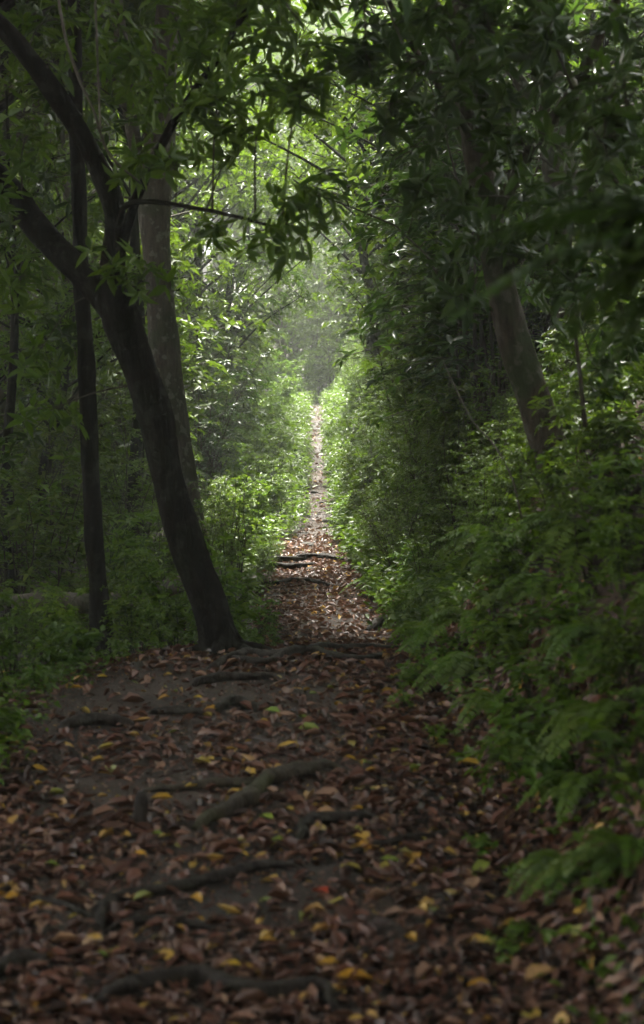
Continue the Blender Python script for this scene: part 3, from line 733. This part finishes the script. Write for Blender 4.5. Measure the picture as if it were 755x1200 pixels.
def ground_cover():
    rs = np.random.RandomState(61); mb = MB()
    def pts(n, y0, y1, f):
        y = rs.uniform(y0, y1, n); x = f(y, rs.uniform(size=n)); return np.stack([x, y, H(x, y)], -1)
    for n, y0, y1, f, L, hgt in [(1900, 3.4, 13, lambda y, t: xr(y) + .1 + 1.5 * t ** .8, .055, .10), (4500, 10.5, 24, lambda y, t: xr(y) + .02 + 1.9 * t, .085, .34), (4200, 20, 44, lambda y, t: xr(y) + .0 + 1.1 * t ** 1.2, .085, .42),
                            (4200, 19, 44, lambda y, t: xl(y) - .0 - 1.6 * t ** 1.2, .085, .42), (2300, 12, 20, lambda y, t: xl(y) - .05 - 2.5 * t, .06, .16), (500, 6.5, 9.3, lambda y, t: xl(y) - .05 - 1.2 * t, .05, .1)]:
        p = pts(n, y0, y1, f); k = 5
        c = p[:, None] + np.stack([rs.normal(size=(n, k)) * L * 1.1, rs.normal(size=(n, k)) * L * 1.1, rs.uniform(.2, 1, (n, k)) * hgt], -1)
        c = c.reshape(-1, 3); d = rand_dir(rs, n * k); d[:, 2] = rs.uniform(-.3, .5, n * k)
        nm = np.array([-.2, -.2, 1.]) + rs.normal(size=(n * k, 3)) * .4
        s = rs.uniform(.6, 1.3, n * k); add_leaves(mb, c, d, nm, L * s, L * .5 * s, .2, rs)
    tag(mb.build('ground_cover', M['leaf_bright']), kind='stuff')
ground_cover()

# ------------------------------------------------------------------ hero trees
def pxpath(pts):
    """(px, py, distance, radius px) -> points, radii"""
    return np.array([at(a, b, d) for a, b, d, r in pts]), np.array([r / F * d for a, b, d, r in pts])

def hero_tree(name, base, label, trunk, limbs, clumps, bark, leafmat, L, W, k, seed, nseg=14, ntip=14, trunkbump=.06, cat='tree', group=None):
    nseg = nseg * 2
    rs = np.random.RandomState(seed)
    P, Rr = pxpath(trunk)
    off = np.array([P[0, 0], P[0, 1], hz(P[0, 0], P[0, 1])])
    root = thing(name, off, label, cat, group)
    mb = MB(); tube(mb, P, Rr, nseg, len(P) * 16, rs, trunkbump * 1.5)
    r0 = Rr[1]
    for q in range(6 if base is None else 0):
        a = q / 6 * 6.283 + rs.uniform(-.4, .4); e = np.array([math.cos(a), math.sin(a), 0]); l = r0 * rs.uniform(2.2, 4.2)
        g = lambda f, dz: np.append((P[1] + e * l * f)[:2], hz(*(P[1] + e * l * f)[:2]) + dz)
        tube(mb, [P[1] + e * r0 * .3 + [0, 0, r0 * 1.7], P[1] + e * r0 * .8 + [0, 0, r0 * .6], g(.5, r0 * .25), g(.8, 0), g(1, -r0 * .4)], [r0 * .2, r0 * .38, r0 * .34, r0 * .25, r0 * .12], 10, 14, rs, .08)
    mb.build('trunk', M[bark], root, off=off)
    sk = [smooth_path(P, 60)[25:]]
    for lb in limbs:
        Q, q = pxpath(lb); mb = MB(); tube(mb, Q, q, max(8, nseg - 8), len(Q) * 14, rs, trunkbump * 1.4); mb.build('limb', M[bark], root, off=off)
        sk.append(smooth_path(Q, 40)[5:])
    SK = np.concatenate(sk)
    bm = MB(); lm = MB()
    for c in clumps:
        ctr = np.asarray(c[0], float); r = c[1]; n = c[2] if len(c) > 2 else ntip
        dd = np.linalg.norm(SK - (ctr - [0, 0, .3 * r]), axis=1); o = SK[np.argmin(dd)]
        l = np.linalg.norm(ctr - o)
        mid = o * .5 + ctr * .5 + rs.normal(size=3) * .06 * l + np.array([0, 0, .1 * l])
        br = min(.018, .004 + .006 * l)
        tube(bm, [o, mid, ctr], [br, br * .65, br * .35], 6, 12)
        tips, ax = clump_tips(rs, ctr, r, n)
        for t in tips:
            tube(bm, [ctr + (mid - ctr) * rs.uniform(0, .3), ctr * .45 + t * .55 + [0, 0, .03], t], [br * .3, br * .22, .002], 4, 5)
        rosettes(lm, tips, ax, rs, k, L, W, (-.25, .45), .13)
    bm.build('branchwork', M['twig'], root, off=off); lm.build('crown', M[leafmat], root, off=off)
    return root

def pc(px, py, d, r, n=14): return (at(px, py, d), r, n)

# leaning tree
rsc = np.random.RandomState(9)
cl = [pc(40, 70, 9, .35), pc(150, 70, 8.6, .3), pc(225, 60, 8.2, .3, 16), pc(300, 45, 7.8, .3, 14), pc(350, 110, 7.4, .22, 12), pc(385, 60, 7.6, .2, 9), pc(255, 130, 8, .28, 14), pc(205, 195, 8.3, .26, 11),
      pc(335, 250, 7.6, .28, 9), pc(375, 235, 7.5, .24, 8), pc(318, 280, 7.6, .22, 6), pc(240, 270, 8.2, .14, 4), pc(180, 110, 8.4, .26, 10), pc(160, 200, 8.7, .2, 7), pc(30, 160, 9.2, .3, 12), pc(75, 20, 9, .4, 16),
      pc(170, 330, 9, .22, 6), pc(20, 330, 9.4, .32, 14), pc(40, 420, 9.5, .32, 13), pc(60, 480, 9.6, .25, 8), pc(10, 250, 9.5, .3, 12), pc(130, 310, 8.9, .2, 6), pc(280, 160, 8.2, .22, 8), pc(310, 105, 7.6, .22, 8), pc(205, 20, 8.6, .35, 14), pc(275, 5, 8, .35, 14), pc(350, -10, 7.8, .3, 12)]
for k in range(16):
    cl.append((np.array([rsc.uniform(-3.6, 1.2), rsc.uniform(5, 11), rsc.uniform(5.2, 8.5)]), .7, 26))
hero_tree('leaning_tree', None, 'dark forked tree leaning left at the left edge of the path crest',
          [(268, 800, 9.3, 30), (262, 770, 9.3, 23), (248, 720, 9.3, 20), (222, 650, 9.3, 20), (198, 560, 9.3, 18), (184, 492, 9.3, 22), (163, 430, 9.3, 20), (142, 375, 9.25, 23), (134, 340, 9.2, 18)],
          [[(146, 385, 9.22, 16), (134, 325, 9.1, 15), (133, 245, 9.0, 13), (105, 175, 8.9, 12), (62, 105, 8.8, 12), (12, 42, 8.7, 11), (-60, -40, 8.6, 9), (-150, -250, 8.4, 6)],
           [(138, 372, 9.25, 16), (105, 330, 9.3, 16), (52, 275, 9.5, 16), (2, 215, 9.7, 15), (-80, 130, 9.9, 12), (-160, -50, 10, 8)],
           [(134, 345, 9.15, 8), (150, 260, 8.9, 6), (200, 150, 8.6, 5), (260, 60, 8.2, 4), (330, -60, 7.6, 3)],
           [(136, 300, 9.05, 4), (150, 240, 8.7, 3.2), (235, 245, 8.2, 2.6), (330, 268, 7.6, 1.8)]],
          cl, 'bark_dark', 'leaf', .145, .047, 7, 101)

# slender tree
cl = [pc(95, 30, 10, .4, 16), pc(60, 110, 10.2, .35, 13), pc(20, 520, 10.3, .25, 8), pc(70, 390, 10.1, .25, 8), pc(120, 150, 10.2, .35, 10), pc(60, 210, 10.4, .35, 12), pc(140, 30, 10.4, .4, 14), pc(30, 20, 10.4, .4, 14)]
for k in range(10): cl.append((np.array([rsc.uniform(-4.5, -.3), rsc.uniform(9, 13), rsc.uniform(5.6, 8.5)]), .75, 24))
hero_tree('slender_tree', None, 'slender straight dark tree just left of the leaning trunk',
          [(122, 790, 10, 16), (121, 765, 10, 13), (114, 680, 10, 11), (107, 560, 10, 10.5), (101, 430, 10, 10), (96, 330, 10, 9), (91, 200, 10, 8.5), (88, 60, 10, 8), (84, -100, 10, 7), (80, -350, 10, 5)],
          [], cl, 'bark_dark', 'leaf_dark', .13, .045, 6, 102, 10)

# tall grey tree
cl = []
for k in range(26): cl.append((np.array([rsc.uniform(-5.2, -.9), rsc.uniform(15, 19.5), rsc.uniform(5.8, 11)]), .9, 24))
cl += [pc(160, 330, 17, .5, 14), pc(120, 250, 17.5, .6, 16), pc(70, 330, 17.5, .6, 16), pc(30, 260, 17.5, .6, 16), pc(100, 420, 17, .5, 12)]
hero_tree('tall_tree', None, 'tall pale grey trunk standing behind the leaning tree',
          [(224, 700, 17, 30), (218, 640, 17, 23), (210, 560, 17, 19), (198, 450, 17, 17.5), (187, 340, 17, 17.5), (182, 240, 17, 18), (188, 140, 17, 16), (196, 40, 17, 15), (200, -150, 17, 12), (205, -300, 17, 7)],
          [[(183, 280, 17, 10), (162, 190, 17, 9), (146, 80, 17, 8), (128, -80, 17, 6)]], cl, 'bark_grey', 'leaf', .17, .06, 6, 103)

# curved tree on the right bank
cl = [pc(470, 40, 8.0, .32, 14), pc(520, 130, 8.2, .3, 12), pc(455, 130, 8.2, .25, 10), pc(600, 60, 8, .4, 18), pc(610, 170, 8, .35, 16), pc(650, 250, 8.2, .35, 15), pc(690, 90, 7.6, .4, 18), pc(730, 200, 7.6, .4, 18), pc(560, 280, 8.6, .28, 10), pc(680, 330, 8, .35, 14),
      pc(740, 30, 7.4, .4, 18), pc(500, 220, 8.4, .22, 8), pc(740, 400, 8.2, .3, 14), pc(440, -5, 7.6, .32, 14), pc(560, 10, 7.8, .4, 16), pc(520, 320, 8.7, .2, 6), pc(700, 440, 8.4, .22, 8), pc(640, 20, 7, .35, 14), pc(700, 160, 6.4, .3, 12), pc(750, 300, 6.4, .25, 10), pc(490, 90, 7, .22, 8), pc(430, 70, 7.4, .2, 8), pc(545, 345, 8, .2, 6), pc(540, 230, 8.2, .3, 10), pc(610, 270, 7.6, .25, 9), pc(560, 120, 7.6, .3, 12), pc(680, 320, 7.4, .25, 9), pc(720, 350, 7.4, .3, 12), pc(680, 230, 7, .35, 14), pc(740, 110, 6.6, .35, 14), pc(580, 40, 7, .3, 12), pc(520, 20, 7.2, .3, 12)]
for k in range(18): cl.append((np.array([rsc.uniform(-.6, 4.2), rsc.uniform(5, 12), rsc.uniform(5.4, 8.8)]), .75, 26))
hero_tree('curved_tree', 1, 'curved mossy trunk rising from the right bank and bending left',
          [(665, 590, 9.0, 26), (645, 525, 9.0, 22), (625, 460, 9.0, 20), (603, 400, 9.0, 19), (588, 340, 9.0, 17), (574, 260, 9.0, 17), (556, 160, 9.0, 16), (545, 70, 9, 15), (538, -30, 9, 16), (530, -200, 9, 12), (540, -400, 9, 6)],
          [[(575, 265, 9, 9), (620, 180, 8.7, 7), (680, 90, 8.3, 6), (740, -40, 8, 5)], [(556, 165, 9, 5), (520, 110, 8.6, 4), (470, 30, 8.2, 3.5), (430, -60, 7.8, 3)], [(585, 320, 9, 6), (650, 270, 8.6, 5), (740, 230, 8, 4)]],
          cl, 'bark_pale', 'leaf_dark', .14, .05, 7, 104)

# second tree on the bank
cl = []
for k in range(16): cl.append((np.array([rsc.uniform(1.2, 5), rsc.uniform(9.5, 14.5), rsc.uniform(5.2, 9.2)]), .8, 24))
cl += [pc(700, 250, 11.5, .4, 16), pc(600, 330, 11.5, .35, 12), pc(720, 380, 11.5, .4, 14), pc(660, 130, 11.5, .4, 14), pc(480, 180, 12.5, .4, 14), pc(500, 60, 12.5, .45, 16), pc(590, 230, 12, .4, 14)]
hero_tree('bank_tree', None, 'straight pale barked tree behind the curved trunk at right',
          [(690, 560, 12, 28), (680, 480, 12, 22), (672, 400, 12, 20), (662, 280, 12, 19), (650, 150, 12, 18), (640, 50, 12, 18), (632, -80, 12, 15), (620, -300, 12, 8)],
          [[(650, 150, 12, 8), (580, 60, 12, 6), (500, 0, 12.3, 5)]], cl, 'bark_pale', 'leaf_dark', .15, .055, 6, 105)

# ------------------------------------------------------------------ background trees
rs = np.random.RandomState(200)
T = {
 'forest': gen_tree('forest_tree', rs, 12, .20, 9.0, 3.6, .75, 34, .95, 24, 6, .20, .07, 'leaf', 'bark_grey'),
 'light': gen_tree('light_green_tree', rs, 10, .15, 7.0, 2.9, .9, 30, .8, 22, 6, .18, .065, 'leaf', 'bark_grey'),
 'small': gen_tree('understorey_tree', rs, 5.2, .09, 4.1, 2.0, .5, 26, .55, 24, 6, .12, .045, 'leaf', 'bark_dark'),
 'canopy': gen_tree('canopy_tree', rs, 12, .22, 9.5, 4.4, .42, 64, 1.25, 80, 6, .36, .14, 'leaf', 'bark_dark', twigs=False),  # added shade tree, crown leaves enlarged and thickened to block light
 'pole': gen_tree('pole_tree', rs, 9, .10, 7.2, 1.9, .8, 18, .7, 18, 6, .16, .055, 'leaf', 'bark_dark'),
}
TN = {'forest': 'tall forest tree', 'light': 'light green tree', 'small': 'small dark crowned tree', 'canopy': 'spreading canopy tree', 'pole': 'thin pole like tree'}
def tree(kind, x, y, s=1, rz=None, label=None, dz=0):
    if kind in ('forest', 'light') and 24.5 < y < 43 and abs(x + .1) < 4.3 * s + .4: x = -.1 + (4.3 * s + .4) * (1 if x > -.1 else -1)
    o = place(T[kind], x, y, s, rs.uniform(0, 6.28) if rz is None else rz, dz=dz)
    if label: tag(o, label, 'tree', 'trees of the misty forest')
    else: pend(o, TN[kind], zone_of(x, y), 'tree', 'trees of the misty forest')
    return o
tree('small', sx(250, 28), 28, 1.0, None, 'small dark domed tree in the mist left of the path')
tree('small', sx(120, 24), 24, 1.0, None, 'small dark tree in the mist between the slender and leaning trunks')
tree('pole', sx(235, 29), 29, .95, None, 'thin trunk just right of the tall grey trunk')
tree('pole', sx(292, 34), 34, .9, None, 'thin misty trunk between the grey trunk and the path')
tree('pole', sx(152, 20), 20, 1.0, None, 'thin trunk between the slender trunk and the leaning tree')
tree('pole', sx(18, 14), 14, .6, None, 'spindly sapling trunk at the left frame edge')
tree('forest', sx(60, 27), 27, 1.0); tree('forest', sx(-20, 21), 21, .95); tree('forest', sx(130, 36), 36, 1.1); tree('light', sx(30, 40), 40, 1.2)
tree('forest', sx(180, 52), 52, 1.3); tree('light', sx(320, 52), 52, 1.0); tree('light', sx(420, 50), 50, 1.2); tree('light', sx(470, 40), 40, 1.1)
tree('forest', sx(540, 48), 48, 1.3); tree('forest', sx(520, 30), 30, 1.0); tree('small', sx(470, 24), 24, 1.1); tree('small', sx(560, 18), 18, 1.0)
tree('forest', sx(640, 22), 22, .9); tree('forest', sx(700, 32), 32, 1.1); tree('small', sx(690, 15), 15, .9); tree('pole', sx(430, 33), 33, .9); tree('light', sx(600, 40), 40, 1.2)
tree('light', sx(60, 60), 60, 1.4); tree('forest', sx(300, 75), 75, 1.5); tree('forest', sx(420, 80), 80, 1.5); tree('forest', sx(560, 70), 70, 1.5); tree('forest', sx(180, 85), 85, 1.5); tree('forest', sx(700, 60), 60, 1.4)
for px, d, s_ in [(330, 47, .75), (372, 50, .8), (410, 46, .8), (350, 58, 1.1), (392, 62, 1.2), (450, 52, 1.0), (372, 72, 1.4), (330, 66, 1.3)]:
    tree('light' if d < 60 else 'forest', sx(px, d), d, s_, dz=-1.5)
for px, d, s_, k_ in [(-30, 17, .8, 'small'), (50, 19, .9, 'small'), (20, 30, 1.0, 'forest'), (100, 33, 1.1, 'forest'), (160, 29, .9, 'forest'), (-10, 37, 1.2, 'light'), (70, 46, 1.3, 'forest'), (140, 47, 1.3, 'forest'), (200, 60, 1.5, 'forest'), (90, 22, .8, 'light'),
                  (450, 28, .9, 'forest'), (480, 21, 1.2, 'small'), (530, 21, 1.3, 'small'), (440, 27, 1.2, 'small'), (590, 26, 1.0, 'forest'), (500, 36, 1.1, 'light'), (460, 36, 1.0, 'forest'), (640, 17, 1.1, 'small'), (720, 20, 1.2, 'small'), (430, 39, .9, 'light')]:
    tree(k_, sx(px, d), d, s_)
for px, d, s_ in [(-120, 40, 1.2), (-60, 48, 1.3), (-20, 56, 1.4), (30, 52, 1.3), (110, 58, 1.4), (-80, 60, 1.4), (50, 72, 1.5), (150, 70, 1.5), (-40, 80, 1.5), (210, 46, 1.2), (230, 72, 1.5), (215, 55, 1.3), (190, 75, 1.6), (250, 64, 1.4), (165, 50, 1.3), (280, 70, 1.5), (395, 70, 1.5), (430, 60, 1.4), (800, 50, 1.4), (640, 48, 1.3)]:
    tree('forest', sx(px, d), d, s_)
for k_, (px, d, s_) in enumerate([(-60, 95, 2.0), (10, 88, 1.9), (70, 100, 2.1), (130, 92, 1.9), (190, 104, 2.1), (250, 96, 2.0), (310, 92, 1.8), (360, 104, 2.0), (410, 95, 1.9), (460, 102, 2.1), (520, 94, 2.0), (590, 100, 2.1), (660, 92, 2.0), (730, 100, 2.1), (800, 94, 2.0),
                        (30, 125, 2.4), (110, 130, 2.4), (200, 128, 2.4), (285, 130, 2.4), (345, 126, 2.4), (400, 132, 2.4), (450, 126, 2.4), (540, 130, 2.4)]):
    o = tree('forest', sx(px, d), d, s_, None, 'far hillside tree in the mist behind the end of the path'); o['group'] = 'far trees on the hillside'
tree('small', sx(208, 33), 33, 1.7); tree('small', sx(190, 26), 26, 1.35); tree('small', sx(232, 38), 38, 1.7)
# canopy trees added out of view, placed to shade the foreground from the sun
SHADE_CANOPY = [(-4.2, 3.5), (4.4, 4.5), (-5.2, -4), (3.6, -4.5), (-.8, -8), (-6.5, 10.5), (6.2, 11.5), (-8, 17), (7, -10), (-8, -11), (-2, -3), (2, -22), (-3.3, 12.6), (-3, 7.2), (-6.5, 7), (-2.6, 2), (-8.5, 24), (-4.4, 18.5), (2.4, 1), (-2.7, 9.3), (-5.5, 0), (-6.2, 14), (-.5, -4.6), (3.4, -1.2), (-4.8, 9.8), (-4.8, 16.5)]
for n_, (x, y) in enumerate(SHADE_CANOPY):
    rc = np.random.RandomState(900 + int(x * 10) + int(y * 37) + 1000)
    o = tree('canopy', x, y, rc.uniform(.95, 1.1), rc.uniform(0, 6.28), ['canopy tree standing left of the path just outside the picture', 'canopy tree on the bank just outside the picture'][x > 0])
    o['group'] = 'canopy trees around the viewer'

# ------------------------------------------------------------------ fallen wood, vines
def wood(name, pts, mat, label, cat, nseg=10, bump=.08):
    rs = np.random.RandomState(len(label)); P, q = pxpath(pts)
    mb = MB(); tube(mb, P, q, nseg, len(P) * 6, rs, bump); o = mb.build(name, M[mat], off=P[0]); o.location = P[0]
    tag(o, label, cat); return o
wood('fallen_log', [(15, 706, 10.9, 9), (60, 704, 11, 12), (110, 708, 11.1, 12), (160, 698, 11.3, 11), (215, 684, 11.5, 10), (255, 670, 11.7, 8)], 'log', 'pale fallen log lying behind the slender trunk', 'log')
wood('fallen_branch', [(20, 805, 10.2, 6), (70, 785, 10.6, 7), (105, 760, 11, 7), (140, 735, 11.6, 5)], 'log', 'pale fallen branch slanting at the foot of the slender trunk', 'branch')
wood('fallen_branch', [(-10, 770, 10.8, 4), (40, 772, 10.9, 4), (75, 775, 10.9, 3)], 'log', 'thin fallen stick lying flat at the left frame edge', 'branch', 6)
wood('fallen_branch', [(30, 730, 11, 3), (70, 750, 10.8, 3.5), (95, 770, 10.5, 3)], 'twig', 'thin dark stick leaning across the fallen branch', 'branch', 6)
wood('liana', [(60, -60, 8.5, 1.8), (75, 35, 8.4, 1.8), (92, 90, 8.3, 1.8), (110, 130, 8.3, 1.6), (128, 180, 8.4, 1.6), (165, 215, 8.6, 1.2)], 'log', 'thin pale vine slanting down past the upper left limb', 'vine', 6)
wood('liana', [(110, -60, 8.2, 1.3), (113, 30, 8.2, 1.3), (116, 110, 8.2, 1.3), (118, 150, 8.2, 1)], 'log', 'straight thin vine hanging at the top left', 'vine', 6)
wood('liana', [(686, 500, 8.0, 3), (680, 440, 8.0, 2.6), (672, 370, 8.1, 2.4), (668, 300, 8.3, 2.2), (676, 200, 8.6, 2)], 'bark_pale', 'thin reddish vine hanging right of the curved trunk', 'vine', 6)
wood('dead_stick', [(612, 610, 8.6, 1.4), (600, 560, 8.6, 1.2), (578, 520, 8.7, 1.1), (552, 490, 8.8, .8), (520, 425, 9, .6)], 'log', 'thin pale bent stick on the bank left of the curved trunk', 'stick', 5)

hl = thing('hanging_twig', at(474, -40, 5), 'pale wet leaf hanging from a twig at the top of the picture', 'leaf')
mb = MB(); tube(mb, [[.06, .05, .22], [.03, .02, .1], [0, 0, .02]], [.004, .003, .002], 5, 8); mb.build('twig', M['twig'], hl)
mb = MB(); add_leaves(mb, np.array([[0, 0, .02], [.02, .01, .07], [.04, .03, .13]]), np.array([[.05, 0, -1.], [-.5, .3, -.5], [.7, .1, -.4]]), np.array([[.1, -1., .3], [0, -.4, 1], [0, -.4, 1.]]), np.array([.24, .14, .15]), np.array([.05, .045, .045]), .06); mb.build('leaf', M['leaf_dark'], hl)
shrub('bright', sx(478, 11.6), 11.6, .3, None, 'yellow green broad leaved plant beside the roots behind the crest')

flush_labels()

# ------------------------------------------------------------------ haze
v = np.array([[x, y, z] for z in (-15, 75) for y in (-62, 260) for x in (-130, 130)], float)
mb = MB(); mb.add(v, [[[0, 2, 3, 1], [4, 5, 7, 6], [0, 1, 5, 4], [2, 6, 7, 3], [0, 4, 6, 2], [1, 3, 7, 5]]])
m, nt, N, Lk = new_mat('mist')
pv = N.new('ShaderNodeVolumePrincipled'); pv.inputs['Color'].default_value = (.90, .95, .88, 1); pv.inputs['Density'].default_value = .0027; pv.inputs['Anisotropy'].default_value = .15
o = N.new('ShaderNodeOutputMaterial'); Lk.new(pv.outputs[0], o.inputs['Volume'])
hzo = mb.build('haze', m, smooth=False); tag(hzo, kind='stuff')

# ------------------------------------------------------------------ light
SUN_EL, SUN_AZ = 67, -8      # azimuth from +Y (the view direction), negative to the left
w = bpy.data.worlds.new('World'); scene.world = w; w.use_nodes = True
nt = w.node_tree; nt.nodes.clear()
sky = nt.nodes.new('ShaderNodeTexSky'); sky.sky_type = 'NISHITA'; sky.sun_disc = False
sky.sun_elevation = R(SUN_EL); sky.sun_rotation = R(SUN_AZ); sky.dust_density = 4; sky.air_density = 1.0; sky.ozone_density = .5
hs = nt.nodes.new('ShaderNodeHueSaturation'); hs.inputs['Saturation'].default_value = .3
bg = nt.nodes.new('ShaderNodeBackground'); bg.inputs[1].default_value = .09
wo = nt.nodes.new('ShaderNodeOutputWorld')
nt.links.new(sky.outputs[0], hs.inputs['Color']); nt.links.new(hs.outputs[0], bg.inputs[0]); nt.links.new(bg.outputs[0], wo.inputs[0])
sl = bpy.data.lights.new('sun', 'SUN'); sl.energy = 5.0; sl.angle = R(8); sl.color = (1, .96, .88)
so = bpy.data.objects.new('sun', sl); COL.objects.link(so)
from mathutils import Vector
dv = Vector((math.sin(R(SUN_AZ)) * math.cos(R(SUN_EL)), math.cos(R(SUN_AZ)) * math.cos(R(SUN_EL)), math.sin(R(SUN_EL))))
so.rotation_euler = dv.to_track_quat('Z', 'Y').to_euler(); so.location = (0, 0, 30)

# ------------------------------------------------------------------ camera
cam = bpy.data.cameras.new('camera'); co = bpy.data.objects.new('camera', cam); COL.objects.link(co)
co.location = (0, 0, CAMZ); co.rotation_euler = (R(90), 0, 0)
cam.sensor_fit = 'VERTICAL'; cam.sensor_height = 36; cam.sensor_width = 22.65; cam.lens = 36 * F / 1200; cam.clip_end = 1500; cam.clip_start = .05
cam.dof.use_dof = True; cam.dof.focus_distance = 16; cam.dof.aperture_fstop = 2.3
scene.camera = co

# ------------------------------------------------------------------ render settings
scene.render.engine = 'CYCLES'
c = scene.cycles
c.max_bounces = 6; c.diffuse_bounces = 3; c.glossy_bounces = 2; c.transmission_bounces = 4; c.volume_bounces = 1; c.transparent_max_bounces = 4
c.use_denoising = True; c.denoiser = 'OPENIMAGEDENOISE'; c.sample_clamp_indirect = 4; c.sample_clamp_direct = 20
c.use_adaptive_sampling = True; c.adaptive_threshold = .02; c.caustics_reflective = False; c.caustics_refractive = False
vs = scene.view_settings; vs.view_transform = 'Standard'; vs.look = 'None'; vs.exposure = 2.65; vs.gamma = 1; vs.use_curve_mapping = False
